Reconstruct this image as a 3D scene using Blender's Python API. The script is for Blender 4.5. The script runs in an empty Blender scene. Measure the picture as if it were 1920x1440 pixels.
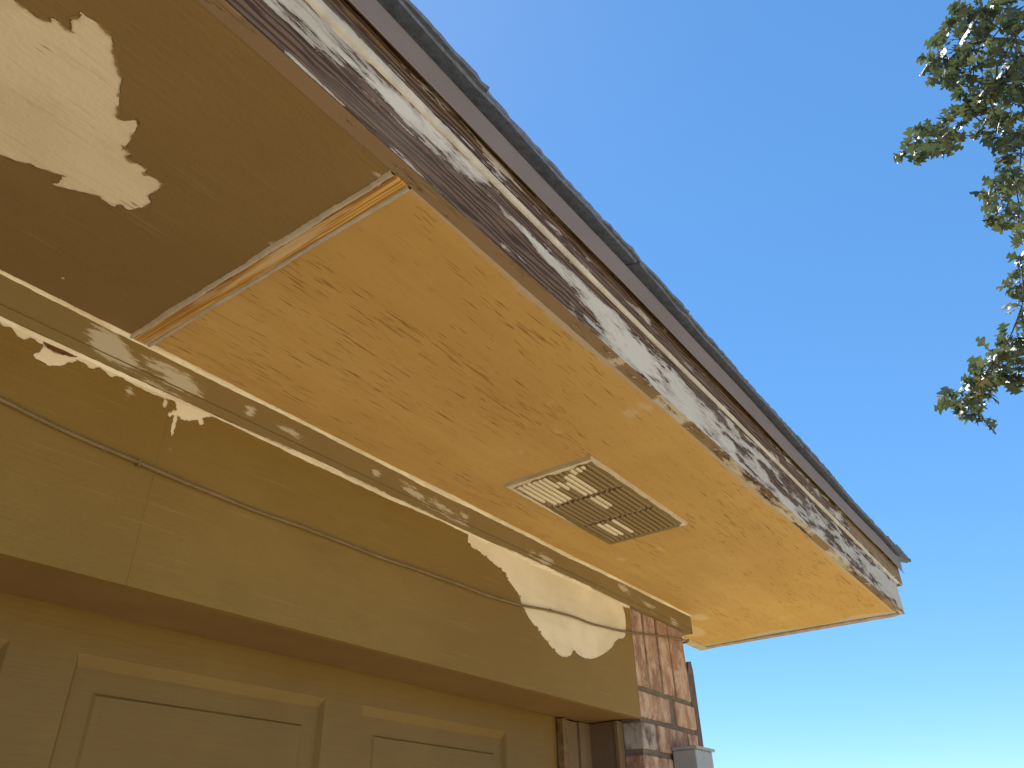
import bpy, bmesh, math, random
import numpy as np
from mathutils import Vector, Matrix
random.seed(7); rng = np.random.default_rng(7)
scene = bpy.context.scene
C = scene.collection
R = math.radians

# ---------------------------------------------------------------- camera, sky, sun, exposure
cd = bpy.data.cameras.new('camera'); cam = bpy.data.objects.new('camera', cd); C.objects.link(cam)
cd.sensor_width = 36.0; cd.lens = 36.0 * 1455.5 / 1920.0
cd.clip_start = 0.02; cd.clip_end = 2000
_r = Vector((0.58765, -0.80883, -0.02158)); _u = Vector((-0.41985, -0.32762, 0.84640)); _f = Vector((0.69166, 0.48833, 0.53211))
M = Matrix.Identity(4)
for i in range(3):
    M[i][0] = _r[i]; M[i][1] = _u[i]; M[i][2] = -_f[i]
M[2][3] = 1.77
cam.matrix_world = M
scene.camera = cam

SUN_EL, SUN_AZ = R(60), R(49)                     # azimuth measured from +X towards +Y
sd = Vector((math.cos(SUN_EL)*math.cos(SUN_AZ), math.cos(SUN_EL)*math.sin(SUN_AZ), math.sin(SUN_EL)))
world = bpy.data.worlds.new('World'); scene.world = world; world.use_nodes = True
wn = world.node_tree.nodes; wl = world.node_tree.links
sky = wn.new('ShaderNodeTexSky'); sky.sky_type = 'NISHITA'; sky.sun_disc = False
sky.sun_elevation = SUN_EL; sky.sun_rotation = R(90) - SUN_AZ
sky.air_density = 0.72; sky.dust_density = 0.03; sky.ozone_density = 9.0
bg = wn['Background']; bg.inputs['Strength'].default_value = 0.143
hs = wn.new('ShaderNodeHueSaturation'); hs.inputs['Saturation'].default_value = 1.31; hs.inputs['Hue'].default_value = .499
gm = wn.new('ShaderNodeGamma'); gm.inputs['Gamma'].default_value = 0.64
wl.new(sky.outputs[0], gm.inputs['Color']); wl.new(gm.outputs[0], hs.inputs['Color']); wl.new(hs.outputs[0], bg.inputs['Color'])
sl = bpy.data.lights.new('sun', 'SUN'); sl.energy = 5.0; sl.angle = R(0.53); sl.color = (1.0, 0.93, 0.82)
so = bpy.data.objects.new('sun', sl); C.objects.link(so)
so.rotation_euler = sd.to_track_quat('Z', 'Y').to_euler()
scene.view_settings.view_transform = 'Standard'; scene.view_settings.look = 'None'
scene.view_settings.gamma = 1.0; scene.view_settings.exposure = 1.45
scene.cycles.max_bounces = 8; scene.cycles.diffuse_bounces = 5
scene.cycles.sample_clamp_indirect = 8.0

# ---------------------------------------------------------------- measured outlines (metres)
SOFFIT_PATCH = [(0.0783, 0.6217), (0.0835, 0.6206), (0.0901, 0.6207), (0.1008, 0.6217), (0.1051, 0.6184), (0.1088, 0.6156), (0.1087, 0.6105), (0.1129, 0.6086), (0.1189, 0.61), (0.1283, 0.6094), (0.1218, 0.5998), (0.1211, 0.593), (0.1235, 0.5877), (0.121, 0.58), (0.1248, 0.582), (0.1301, 0.5819), (0.1348, 0.5808), (0.1389, 0.5801), (0.1482, 0.5819), (0.1555, 0.5849), (0.1647, 0.5973), (0.1719, 0.6046), (0.1804, 0.6139), (0.1865, 0.62), (0.1954, 0.6372), (0.2046, 0.655), (0.2131, 0.6709), (0.2184, 0.667), (0.2269, 0.6546), (0.2315, 0.6624), (0.2347, 0.6744), (0.2379, 0.6867), (0.2398, 0.6969), (0.2394, 0.7016), (0.244, 0.702), (0.249, 0.704), (0.248, 0.714), (0.2553, 0.7132), (0.2652, 0.7111), (0.2739, 0.7096), (0.275, 0.7186), (0.2824, 0.7165), (0.2891, 0.7161), (0.2983, 0.7156), (0.2997, 0.7233), (0.2994, 0.7356), (0.2979, 0.7463), (0.302, 0.7517), (0.3067, 0.7544), (0.3072, 0.7647), (0.302, 0.7776), (0.2971, 0.7891), (0.2924, 0.7892), (0.2886, 0.7867), (0.2845, 0.7896), (0.2837, 0.7982), (0.2794, 0.7988), (0.2743, 0.798), (0.2672, 0.7976), (0.265, 0.7931), (0.2598, 0.7966), (0.25, 0.8031), (0.24, 0.8091), (0.2306, 0.8159), (0.2223, 0.8206), (0.2193, 0.8198), (0.2197, 0.8076), (0.2203, 0.7967), (0.2154, 0.7995), (0.2052, 0.804), (0.1935, 0.8095), (0.1883, 0.8092), (0.1835, 0.8138), (0.1738, 0.8187), (0.167, 0.8211), (0.1603, 0.8235), (0.1362, 0.834), (0.1005, 0.7933), (0.046, 0.6648), (0.0392, 0.6309), (0.0592, 0.6239), (0.0703, 0.6236)]
WALL_PATCH = [(2.05, 2.437), (1.2975, 2.4294), (1.2913, 2.4127), (1.2884, 2.3931), (1.3011, 2.3885), (1.3204, 2.3836), (1.3532, 2.3801), (1.3731, 2.3751), (1.4002, 2.3675), (1.4276, 2.3599), (1.4309, 2.3522), (1.4551, 2.3392), (1.476, 2.3273), (1.4898, 2.3136), (1.4928, 2.3017), (1.5032, 2.2915), (1.5241, 2.2751), (1.5526, 2.258), (1.5889, 2.238), (1.6183, 2.2226), (1.641, 2.2141), (1.6645, 2.2106), (1.6767, 2.2118), (1.6981, 2.2205), (1.7147, 2.2355), (1.7285, 2.2314), (1.7491, 2.2263), (1.7748, 2.2254), (1.8109, 2.2315), (1.8494, 2.2457), (1.8898, 2.2642), (1.9222, 2.284), (1.9401, 2.3015), (1.9565, 2.3094), (1.9885, 2.3178), (2.0013, 2.3301), (2.0087, 2.3564), (2.0108, 2.3871), (2.0036, 2.4033), (1.9965, 2.4094), (2.0229, 2.4101)]
WALL_PATCH_SMALL = [(0.3331, 2.3877), (0.34, 2.3929), (0.3413, 2.4011), (0.3418, 2.4074), (0.3578, 2.4041), (0.3725, 2.4059), (0.3905, 2.411), (0.3894, 2.4057), (0.386, 2.3993), (0.38, 2.3977), (0.3756, 2.3908), (0.3661, 2.3844), (0.3573, 2.3804), (0.347, 2.3818), (0.3406, 2.3829)]
WALL_BARE = [(0.3384, 2.4147), (0.3547, 2.4146), (0.3724, 2.4151), (0.3913, 2.4129), (0.3822, 2.4081), (0.3673, 2.4062), (0.3496, 2.4063), (0.3429, 2.408)]
WALL_EDGE = [(0.2313, 2.4347), (0.2377, 2.415), (0.2692, 2.4135), (0.2814, 2.4179), (0.2897, 2.4138), (0.2976, 2.4184), (0.3075, 2.4092), (0.3172, 2.4087), (0.3246, 2.4159), (0.3374, 2.4141), (0.3547, 2.4146), (0.3724, 2.4151), (0.3913, 2.4129), (0.4044, 2.4137), (0.4082, 2.4095), (0.4162, 2.4099), (0.4221, 2.4183), (0.434, 2.4151), (0.4452, 2.4098), (0.4503, 2.4172), (0.4619, 2.4167), (0.4918, 2.4141), (0.5221, 2.4142), (0.5491, 2.419), (0.5568, 2.3997), (0.5647, 2.3935), (0.5771, 2.3952), (0.6006, 2.408), (0.6012, 2.4133), (0.6151, 2.4196), (0.6209, 2.4324), (0.5435, 2.4565), (0.3675, 2.4595), (0.2686, 2.4587)]
WALL_DRIP = [(0.554, 2.3983), (0.559, 2.3974), (0.5587, 2.3715), (0.5585, 2.3463), (0.5559, 2.3468), (0.5524, 2.3719)]
CABLE = [(0.1895, 2.3139), (0.3145, 2.3041), (0.3677, 2.2985), (0.5139, 2.2893), (0.6632, 2.2839), (0.8646, 2.2865), (0.998, 2.2843), (1.2, 2.2887), (1.4452, 2.294), (1.6745, 2.3162), (1.8329, 2.3217), (2.0129, 2.3388), (2.2205, 2.3682), (2.4081, 2.3907)]
SPOTS = [(1.1382, 0.5377), (1.1257, 0.5069), (1.1403, 0.5037), (1.1141, 0.6836), (1.1386, 0.7886), (1.1406, 0.8706), (1.8143, 0.8193), (1.8212, 0.9393), (1.2604, 0.72)]
CLUSTERS = [(4.153, -0.759, 6.311, 0.135), (4.408, -0.909, 6.462, 0.175), (4.101, -0.848, 5.919, 0.143), (4.284, -0.75, 6.197, 0.153), (4.439, -0.65, 6.472, 0.144), (4.041, -0.494, 6.029, 0.093), (4.344, -0.53, 6.179, 0.105), (4.592, -0.66, 6.318, 0.145), (4.187, -0.714, 5.85, 0.146), (4.503, -0.818, 5.979, 0.136), (4.691, -0.597, 6.219, 0.117), (4.301, -0.619, 5.742, 0.115), (4.609, -0.744, 5.885, 0.121), (4.825, -0.612, 6.066, 0.102), (4.434, -0.598, 5.592, 0.073), (4.612, -0.458, 5.933, 0.093), (4.798, -0.395, 6.116, 0.105), (4.362, -0.3, 5.703, 0.089), (4.656, -0.226, 5.911, 0.058), (4.835, -0.132, 6.087, 0.077), (4.459, -0.708, 5.536, 0.065), (4.839, -0.7, 5.648, 0.084), (5.07, -0.611, 5.758, 0.103), (4.659, -0.579, 5.305, 0.106), (4.945, -0.529, 5.551, 0.064), (5.217, -0.531, 5.569, 0.103), (4.784, -0.525, 5.139, 0.093), (5.258, -0.477, 5.12, 0.057), (5.499, -0.449, 5.154, 0.052), (5.067, -0.37, 4.716, 0.054), (5.498, -0.293, 4.746, 0.086), (5.719, -0.229, 4.784, 0.105), (5.21, -0.109, 4.474, 0.096), (5.591, -0.037, 4.594, 0.088), (5.785, -0.144, 4.651, 0.098), (5.239, -0.214, 4.406, 0.088), (5.641, 0.014, 4.508, 0.074), (5.828, 0.133, 4.554, 0.107), (5.29, 0.184, 4.3, 0.056), (5.718, 0.081, 4.354, 0.074)]

# ---------------------------------------------------------------- helpers
def link(o, parent=None):
    C.objects.link(o)
    if parent is not None: o.parent = parent
    return o
def mesh_obj(name, verts, faces, mat, parent=None, smooth=False, attrs=None, fmat=None):
    me = bpy.data.meshes.new(name)
    me.from_pydata([tuple(v) for v in verts], [], [tuple(f) for f in faces]); me.update()
    for m in (mat if isinstance(mat, (list, tuple)) else [mat]): me.materials.append(m)
    if attrs:
        for k, a in attrs.items():
            at = me.attributes.new(k, 'FLOAT', 'POINT'); at.data.foreach_set('value', np.asarray(a, dtype=np.float32))
    if smooth: me.polygons.foreach_set('use_smooth', [True]*len(me.polygons))
    if fmat is not None: me.polygons.foreach_set('material_index', fmat)
    return link(bpy.data.objects.new(name, me), parent)
def empty(name, loc, parent=None):
    o = bpy.data.objects.new(name, None); o.location = loc; o.empty_display_size = .1
    return link(o, parent)
def tag(o, label=None, cat=None, group=None, kind=None):
    if label: o['label'] = label
    if cat: o['category'] = cat
    if group: o['group'] = group
    if kind: o['kind'] = kind
    return o
def boxes(name, bs, mat, parent=None, bevel=0.0):
    """one mesh made of axis-aligned boxes (x0,x1,y0,y1,z0,z1)"""
    bm = bmesh.new()
    for b in bs:
        vs = [bm.verts.new((b[i], b[2+j], b[4+k])) for i in (0,1) for j in (0,1) for k in (0,1)]
        for f in ((0,1,3,2),(4,6,7,5),(0,4,5,1),(2,3,7,6),(0,2,6,4),(1,5,7,3)):
            bm.faces.new([vs[i] for i in f])
    if bevel: bmesh.ops.bevel(bm, geom=bm.edges[:], offset=bevel, segments=2, affect='EDGES', profile=.6)
    bmesh.ops.recalc_face_normals(bm, faces=bm.faces[:])
    me = bpy.data.meshes.new(name); bm.to_mesh(me); bm.free()
    me.materials.append(mat)
    return link(bpy.data.objects.new(name, me), parent)
def noise1(x, seed, freqs=((1,1.),(2.3,.5),(5.1,.25),(11.7,.13))):
    r = np.random.default_rng(seed); s = np.zeros_like(np.asarray(x, float)); 
    for f, a in freqs: s = s + a*np.sin(np.asarray(x)*f*6.283 + r.uniform(0, 6.28)) 
    return s
def sdf(poly, px, py):
    """signed distance, positive inside"""
    P = np.asarray(poly, float); Q = np.roll(P, -1, 0)
    d = np.full(px.shape, 1e9); inside = np.zeros(px.shape, bool)
    for (ax, ay), (bx, by) in zip(P, Q):
        ex, ey = bx-ax, by-ay; wx, wy = px-ax, py-ay
        t = np.clip((wx*ex+wy*ey)/(ex*ex+ey*ey+1e-12), 0, 1)
        d = np.minimum(d, np.hypot(wx-ex*t, wy-ey*t))
        if abs(by-ay) > 1e-9:
            inside ^= ((ay > py) != (by > py)) & (px < ex*(py-ay)/(by-ay)+ax)
    return np.where(inside, d, -d)
def blob(px, py, cx, cy, rx, ry, ang=0.):
    c, s = math.cos(ang), math.sin(ang); dx, dy = px-cx, py-cy
    u = (dx*c+dy*s)/rx; v = (-dx*s+dy*c)/ry
    return (1-np.hypot(u, v))*min(rx, ry)
class Grid:
    """collects gridded rectangles (fine wear maps) and plain quads into one mesh"""
    def __init__(s): s.v=[]; s.f=[]; s.m=[]; s.a={}
    def grid(s, o, u, v, nu, nv, mi=0, fn=None, attrs=()):
        # o corner, u/v edge vectors ; normal = u x v
        o, u, v = (np.asarray(t, float) for t in (o, u, v)); b = len(s.v)
        U, V = np.meshgrid(np.linspace(0,1,nu+1), np.linspace(0,1,nv+1), indexing='ij')
        P = o + U[...,None]*u + V[...,None]*v
        out = fn(P) if fn else {}
        if 'disp' in out:
            n = np.cross(u, v); n /= np.linalg.norm(n); P = P + out.pop('disp')[...,None]*n
        s.v += [tuple(p) for p in P.reshape(-1,3)]
        n0 = b
        for k, a in out.items(): s.a.setdefault(k, {}).update({b: np.broadcast_to(a, U.shape).ravel()})
        idx = b + np.arange((nu+1)*(nv+1)).reshape(nu+1, nv+1)
        q = np.stack([idx[:-1,:-1], idx[1:,:-1], idx[1:,1:], idx[:-1,1:]], -1).reshape(-1,4)
        s.f += [tuple(t) for t in q]; s.m += [mi]*len(q)
    def quad(s, a, b, c, d, mi=0):
        k = len(s.v); s.v += [a,b,c,d]; s.f.append((k,k+1,k+2,k+3)); s.m.append(mi)
    def build(s, name, mats, parent=None, smooth=False):
        at = {}
        for k, parts in s.a.items():
            arr = np.zeros(len(s.v), np.float32) - (1.0 if k in ('wear','smear','bare') else 0)
            for b, vals in parts.items(): arr[b:b+len(vals)] = vals
            at[k] = arr
        return mesh_obj(name, s.v, s.f, mats, parent, smooth, at, s.m)
def bead(name, p0, p1, side_a, side_b, wid, mat, parent, seed, seg=260, amp=.35, convex=False, taper=None):
    """a caulk bead in the corner between two faces: quarter-round strip with an uneven width"""
    p0, p1, A, B = (np.asarray(t, float) for t in (p0, p1, side_a, side_b))
    t = np.linspace(0, 1, seg+1); L = np.linalg.norm(p1-p0)
    w1 = wid*(1+amp*noise1(t*L*1.3, seed)*.7+.18*rng.standard_normal(seg+1)*amp); w2 = wid*(1+amp*noise1(t*L*1.7, seed+5)*.7+.18*rng.standard_normal(seg+1)*amp)
    w1 = np.clip(w1, wid*.25, None); w2 = np.clip(w2, wid*.25, None)
    if taper is not None: s_ = taper(p0[0]+(p1[0]-p0[0])*t); w1 = w1*s_; w2 = w2*s_
    vs = []; fs = []
    for i in range(seg+1):
        c = p0 + (p1-p0)*t[i]
        for k in range(5):
            a = k/4*math.pi/2
            if convex and 0 < k < 4: vs.append(c + A*w1[i]*math.cos(a) + B*w2[i]*math.sin(a)); continue
            vs.append(c + A*w1[i]*(1-math.sin(a))*(1.0) + B*w2[i]*(1-math.cos(a)) if 0 < k < 4 else (c + A*w1[i] - B*.001 if k == 0 else c + B*w2[i] - A*.001))
    for i in range(seg):
        for k in range(4): fs.append((i*5+k, i*5+k+1, i*5+k+6, i*5+k+5))
    return mesh_obj(name, vs, fs, mat, parent, True)
def tube(name, pts, rad, mat, parent=None, n=8):
    pts = [Vector(p) for p in pts]; vs = []; fs = []
    rads = rad if isinstance(rad, (list, tuple)) else [rad]*len(pts)
    up = Vector((0,0,1))
    for i, p in enumerate(pts):
        d = (pts[min(i+1, len(pts)-1)] - pts[max(i-1, 0)]).normalized()
        a = d.cross(up)
        if a.length < .05: a = d.cross(Vector((1,0,0)))
        a.normalize(); b = d.cross(a)
        for k in range(n):
            t = 2*math.pi*k/n; vs.append(p + (a*math.cos(t)+b*math.sin(t))*rads[i])
    for i in range(len(pts)-1):
        for k in range(n):
            fs.append((i*n+k, i*n+(k+1)%n, (i+1)*n+(k+1)%n, (i+1)*n+k))
    fs.append(tuple(range(n))[::-1]); fs.append(tuple(range((len(pts)-1)*n, len(pts)*n)))
    if name is None: return vs, fs
    return mesh_obj(name, vs, fs, mat, parent, True)
def smooth_path(pts, k=8):
    P = [Vector(p) for p in pts]; out = []
    for i in range(len(P)-1):
        a, b, c, d = P[max(i-1,0)], P[i], P[i+1], P[min(i+2,len(P)-1)]
        for j in range(k):
            t = j/k; out.append(.5*((2*b)+(c-a)*t+(2*a-5*b+4*c-d)*t*t+(3*b-a-3*c+d)*t**3))
    return out + [P[-1]]

# ---------------------------------------------------------------- material kit
class N:
    def __init__(s, name):
        s.m = bpy.data.materials.new(name); s.m.use_nodes = True; s.t = s.m.node_tree
        s.b = s.t.nodes['Principled BSDF']; s.b.inputs['Roughness'].default_value = .8
        s.b.inputs['Specular IOR Level'].default_value = .25
        s._c = None
    def n(s, typ, **kw):
        x = s.t.nodes.new(typ)
        for k, v in kw.items(): setattr(x, k, v)
        return x
    def set(s, sock, v):
        if isinstance(v, bpy.types.NodeSocket): s.t.links.new(v, sock)
        elif isinstance(v, tuple) and len(v) == 3 and sock.type == 'RGBA': sock.default_value = (*v, 1)
        else: sock.default_value = v
    def co(s):
        if s._c is None: s._c = s.n('ShaderNodeTexCoord').outputs['Object']
        return s._c
    def rand(s): return s.n('ShaderNodeObjectInfo').outputs['Random']
    def map(s, scale, loc=(0,0,0), rot=(0,0,0)):
        m = s.n('ShaderNodeMapping'); s.t.links.new(s.co(), m.inputs['Vector'])
        m.inputs['Scale'].default_value = scale; s.set(m.inputs['Location'], loc); m.inputs['Rotation'].default_value = rot
        return m.outputs[0]
    def noise(s, scale=5, vec=None, detail=4, rough=.55, dist=0, w=None):
        x = s.n('ShaderNodeTexNoise'); x.inputs['Scale'].default_value = scale; x.inputs['Detail'].default_value = detail
        x.inputs['Roughness'].default_value = rough; x.inputs['Distortion'].default_value = dist
        if w is not None: x.noise_dimensions = '4D'; s.set(x.inputs['W'], w)
        s.t.links.new(vec if vec is not None else s.co(), x.inputs['Vector']); return x.outputs['Fac']
    def math(s, op, a, b=0., c=None, clamp=False):
        x = s.n('ShaderNodeMath', operation=op); x.use_clamp = clamp
        s.set(x.inputs[0], a); s.set(x.inputs[1], b)
        if c is not None: s.set(x.inputs[2], c)
        return x.outputs[0]
    def step(s, v, lo, hi, o0=0., o1=1.):
        x = s.n('ShaderNodeMapRange', interpolation_type='SMOOTHSTEP'); s.set(x.inputs[0], v)
        for i, q in ((1,lo),(2,hi),(3,o0),(4,o1)): s.set(x.inputs[i], q)
        return x.outputs[0]
    def mix(s, f, a, b):
        x = s.n('ShaderNodeMix', data_type='RGBA'); s.set(x.inputs[0], f); s.set(x.inputs[6], a); s.set(x.inputs[7], b); return x.outputs[2]
    def mixf(s, f, a, b):
        x = s.n('ShaderNodeMix', data_type='FLOAT'); s.set(x.inputs[0], f); s.set(x.inputs[2], a); s.set(x.inputs[3], b); return x.outputs[0]
    def attr(s, k): return s.n('ShaderNodeAttribute', attribute_name=k).outputs['Fac']
    def bump(s, h, dist, strength=1., prev=None):
        x = s.n('ShaderNodeBump'); s.set(x.inputs['Height'], h); x.inputs['Distance'].default_value = dist; x.inputs['Strength'].default_value = strength
        if prev is not None: s.t.links.new(prev, x.inputs['Normal'])
        return x.outputs[0]
    def out(s, col=None, rough=None, nor=None):
        if col is not None: s.set(s.b.inputs['Base Color'], col)
        if rough is not None: s.set(s.b.inputs['Roughness'], rough)
        if nor is not None: s.t.links.new(nor, s.b.inputs['Normal'])
        return s.m

BROWN = (.245, .158, .064); BROWN2 = (.215, .132, .05); CREAM = (.75, .63, .45); PALE = (.60, .54, .44)
WOODD = (.085, .06, .05)

def m_paint(name, base=BROWN, base2=BROWN2, under=CREAM, grainy=False, rag=.004, rough=.62):
    k = N(name)
    big = k.noise(2.2, detail=3); fine = k.noise(160, detail=3); mott = k.noise(18, detail=5, rough=.65)
    c = k.mix(k.step(big, .35, .65), base2, base)
    c = k.mix(k.math('MULTIPLY', k.step(mott, .45, .75), .22), c, (base[0]*.78, base[1]*.77, base[2]*.8))
    w = k.math('ADD', k.attr('wear'), k.math('MULTIPLY', k.math('SUBTRACT', k.noise(95, detail=6, rough=.7), .5), rag*2))
    mask = k.step(w, -.0006, .0006)
    u = k.mix(k.step(k.noise(7, detail=4), .35, .7), under, (under[0]*.86, under[1]*.85, under[2]*.8))
    if grainy:
        g = k.noise(1, k.map((14, 150, 20)), detail=5, rough=.7)
        u = k.mix(k.math('MULTIPLY', k.step(g, .54, .68), .24), u, (.40, .32, .20))
        fl = k.noise(1, k.map((26, 320, 20), (3, 1, 0)), detail=2)
        keep = k.step(k.noise(9, detail=2), .56, .62)
        u = k.mix(k.math('MULTIPLY', k.step(fl, .66, .70), keep), u, base2)
    else:
        u = k.mix(k.math('MULTIPLY', k.step(k.noise(1, k.map((3, 3, 22)), detail=4), .45, .7), .35), u, (.54, .47, .29))
    rim = k.math('MULTIPLY', k.math('SUBTRACT', 1., k.step(w, .0004, .0035)), k.step(k.noise(55, detail=5), .42, .62))  # painted shadow line, with dirt, just inside the edge of the paint film
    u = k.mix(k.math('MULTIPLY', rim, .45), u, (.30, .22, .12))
    gr = k.noise(1, k.map((1.6, 3, 5)), detail=7, rough=.7); c = k.mix(k.math('MULTIPLY', k.step(gr, .5, .72), .30), c, (base2[0]*.62, base2[1]*.60, base2[2]*.6))
    scr = k.noise(1, k.map((5, 90, 140)), detail=4, rough=.65); c = k.mix(k.math('MULTIPLY', k.step(scr, .60, .74), .16), c, (.42, .33, .19))
    sm = k.attr('smear')
    st = k.noise(1, k.map((16, 60, 90)), detail=6, rough=.75)
    smk = k.math('MULTIPLY', k.step(k.math('ADD', sm, k.math('MULTIPLY', k.math('SUBTRACT', st, .5), .055)), -.001, .007), .62)
    c = k.mix(smk, c, PALE)
    bare = k.step(k.math('ADD', k.attr('bare'), k.math('MULTIPLY', k.math('SUBTRACT', k.noise(140), .5), .004)), -.0005, .0005)
    c = k.mix(mask, c, u); c = k.mix(bare, c, (.13, .05, .018))
    # small stray flecks and specks
    sp = k.n('ShaderNodeTexVoronoi', feature='F1'); sp.inputs['Scale'].default_value = 26; k.t.links.new(k.co(), sp.inputs['Vector'])
    pick = k.step(k.n('ShaderNodeSeparateColor').outputs[0], .9, .91) if False else k.step(k.noise(26, detail=0), .70, .72)
    dot = k.math('MULTIPLY', k.math('LESS_THAN', sp.outputs['Distance'], .055), pick)
    c = k.mix(k.math('MULTIPLY', dot, .7), c, CREAM)
    h = k.math('ADD', k.math('MULTIPLY', mask, -1.0), k.math('MULTIPLY', smk, .05))
    n1 = k.bump(h, .0018, 1.); n2 = k.bump(k.math('ADD', k.math('ADD', fine, k.math('MULTIPLY', mott, 1.6)), k.math('MULTIPLY', scr, 1.4)), .0013, .35, n1)
    return k.out(c, k.mixf(mask, rough, .85), n2)

def m_ply():
    k = N('bare_plywood')
    broad = k.noise(1, k.map((.9, 5, 1)), detail=4); mid = k.noise(1, k.map((3, 38, 1)), detail=6, rough=.65, dist=.4)
    c = k.mix(k.step(broad, .35, .68), (.49, .295, .092), (.55, .345, .118))
    c = k.mix(k.math('MULTIPLY', k.step(mid, .42, .66), .24), c, (.42, .23, .06))
    c = k.mix(k.math('MULTIPLY', k.step(k.noise(6, detail=3), .5, .72), .3), c, (.61, .385, .125))
    fl = k.noise(1, k.map((18, 340, 1)), detail=2, rough=.5); where = k.noise(1, k.map((2.4, 11, 1), (5, 2, 0)), detail=3)
    thr = k.step(where, .34, .62, .735, .605)
    f = k.step(k.math('SUBTRACT', fl, thr), 0., .035)
    c = k.mix(k.math('MULTIPLY', f, .75), c, (.25, .125, .03))
    fl2 = k.noise(1, k.map((30, 420, 1), (1.3, 7.7, 0)), detail=1)
    c = k.mix(k.math('MULTIPLY', k.step(fl2, .66, .72), .35), c, (.27, .14, .04))
    sm = k.math('MULTIPLY', k.step(k.math('ADD', k.attr('smear'), k.math('MULTIPLY', k.math('SUBTRACT', k.noise(70, detail=5), .5), .02)), -.004, .012), .42)
    c = k.mix(sm, c, (.62, .50, .37))
    ed = k.math('MULTIPLY', k.step(k.math('ADD', k.attr('wear'), k.math('MULTIPLY', k.math('SUBTRACT', k.noise(45, detail=5), .5), .014)), -.004, .008), .8)
    c = k.mix(ed, c, (.45, .39, .33))
    n = k.bump(k.math('SUBTRACT', k.math('MULTIPLY', mid, .35), f), .0008, .6)
    return k.out(c, .72, n)

def m_fascia():
    """weathered board: bare grey-brown grooved wood, islands of old pale paint (attribute cov)"""
    k = N('weathered_fascia')
    edge = k.noise(1, k.map((9, 40, 42)), detail=11, rough=.64, dist=.15)
    fib = k.noise(1, k.map((9, 200, 430), (2, 0, 0)), detail=4, rough=.6)
    e = k.math('ADD', k.math('MULTIPLY', k.math('SUBTRACT', edge, .5), 3.2), k.math('MULTIPLY', k.math('SUBTRACT', fib, .5), .60))
    v = k.math('ADD', k.attr('cov'), e)
    mask = k.step(v, .495, .512); thin = k.math('SUBTRACT', k.step(v, .50, .53), k.step(v, .64, .78), clamp=True)
    wave = k.n('ShaderNodeTexWave', wave_type='BANDS', bands_direction='Z', wave_profile='SIN')
    k.t.links.new(k.map((.12, 1, 1)), wave.inputs['Vector']); wave.inputs['Scale'].default_value = 30; wave.inputs['Distortion'].default_value = 9
    wave.inputs['Detail'].default_value = 4; wave.inputs['Detail Scale'].default_value = 2.2
    gr = k.math('ADD', k.math('MULTIPLY', wave.outputs['Fac'], .6), k.math('MULTIPLY', fib, .5))
    wood = k.mix(k.step(gr, .25, .75), (.052, .029, .017), (.165, .098, .060))
    wood = k.mix(k.math('MULTIPLY', k.step(k.noise(1, k.map((3, 3, 30)), detail=5), .5, .7), .5), wood, (.185, .135, .10))
    pale = k.mix(k.step(k.noise(1, k.map((6, 6, 20)), detail=5), .4, .65), (.60, .54, .45), (.49, .43, .345))
    pale = k.mix(k.attr('grey'), pale, (.47, .445, .39))
    pale = k.mix(k.math('MULTIPLY', thin, .6), pale, (.30, .235, .19))
    pale = k.mix(k.math('MULTIPLY', k.step(k.noise(60, detail=5), .58, .68), .25), pale, (.30, .26, .22))
    c = k.mix(mask, wood, pale)
    b = k.mix(k.step(k.math('ADD', k.attr('wear'), k.math('MULTIPLY', k.math('SUBTRACT', k.noise(1, k.map((40,60,60)), detail=6, rough=.7), .5), .012)), -.0006, .0006), c, k.mix(k.noise(12, detail=4), (.27, .185, .105), (.235, .155, .085)))
    h = k.math('ADD', k.math('MULTIPLY', mask, 1.0), k.math('MULTIPLY', k.math('SUBTRACT', 1., mask), k.math('MULTIPLY', gr, .9)))
    n = k.bump(h, .003, 1.)
    return k.out(b, .78, n)

def m_plain(name, col, col2=None, scale=8, rough=.7, bump=.0006, bscale=120, spec=.25):
    k = N(name); k.b.inputs['Specular IOR Level'].default_value = spec
    col2 = col2 or tuple(c*.8 for c in col)
    c = k.mix(k.step(k.noise(scale, detail=5, rough=.65), .35, .68), col2, col)
    return k.out(c, rough, k.bump(k.noise(bscale, detail=4), bump, .5))

def m_door(name, col, col2, *a):
    k = N(name)
    g = k.noise(1, k.map((5, 60, 110)), detail=6, rough=.65, dist=.3); cl = k.noise(2.5, detail=6, rough=.65)
    c = k.mix(k.step(cl, .35, .68), col2, col)
    c = k.mix(k.math('MULTIPLY', k.step(k.noise(1, k.map((9, 9, 4)), detail=6, rough=.7), .52, .72), .25), c, (.11, .07, .022))
    return k.out(c, .5, k.bump(g, .0016, .5))
def m_caulk():
    k = N('caulk')
    c = k.mix(k.step(k.noise(1, k.map((9, 40, 40)), detail=5, rough=.7), .35, .66), (.56, .46, .31), (.75, .67, .50))
    c = k.mix(k.math('MULTIPLY', k.step(k.noise(120, detail=3), .66, .70), .6), c, (.30, .22, .13))
    return k.out(c, .6, k.bump(k.noise(1, k.map((50, 200, 200)), detail=4), .0012, .5))

def m_batten():
    k = N('batten_wood')
    st = k.noise(1, k.map((330, 5, 10)), detail=3, dist=.2); pl = k.noise(1, k.map((60, 5, 10), (2,3,0)), detail=5)
    c = k.mix(k.step(st, .38, .62), (.33, .15, .03), (.66, .40, .12))
    c = k.mix(k.math('MULTIPLY', k.step(pl, .50, .62), .65), c, (.60, .45, .28))
    return k.out(c, .7, k.bump(st, .001, .5))

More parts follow.
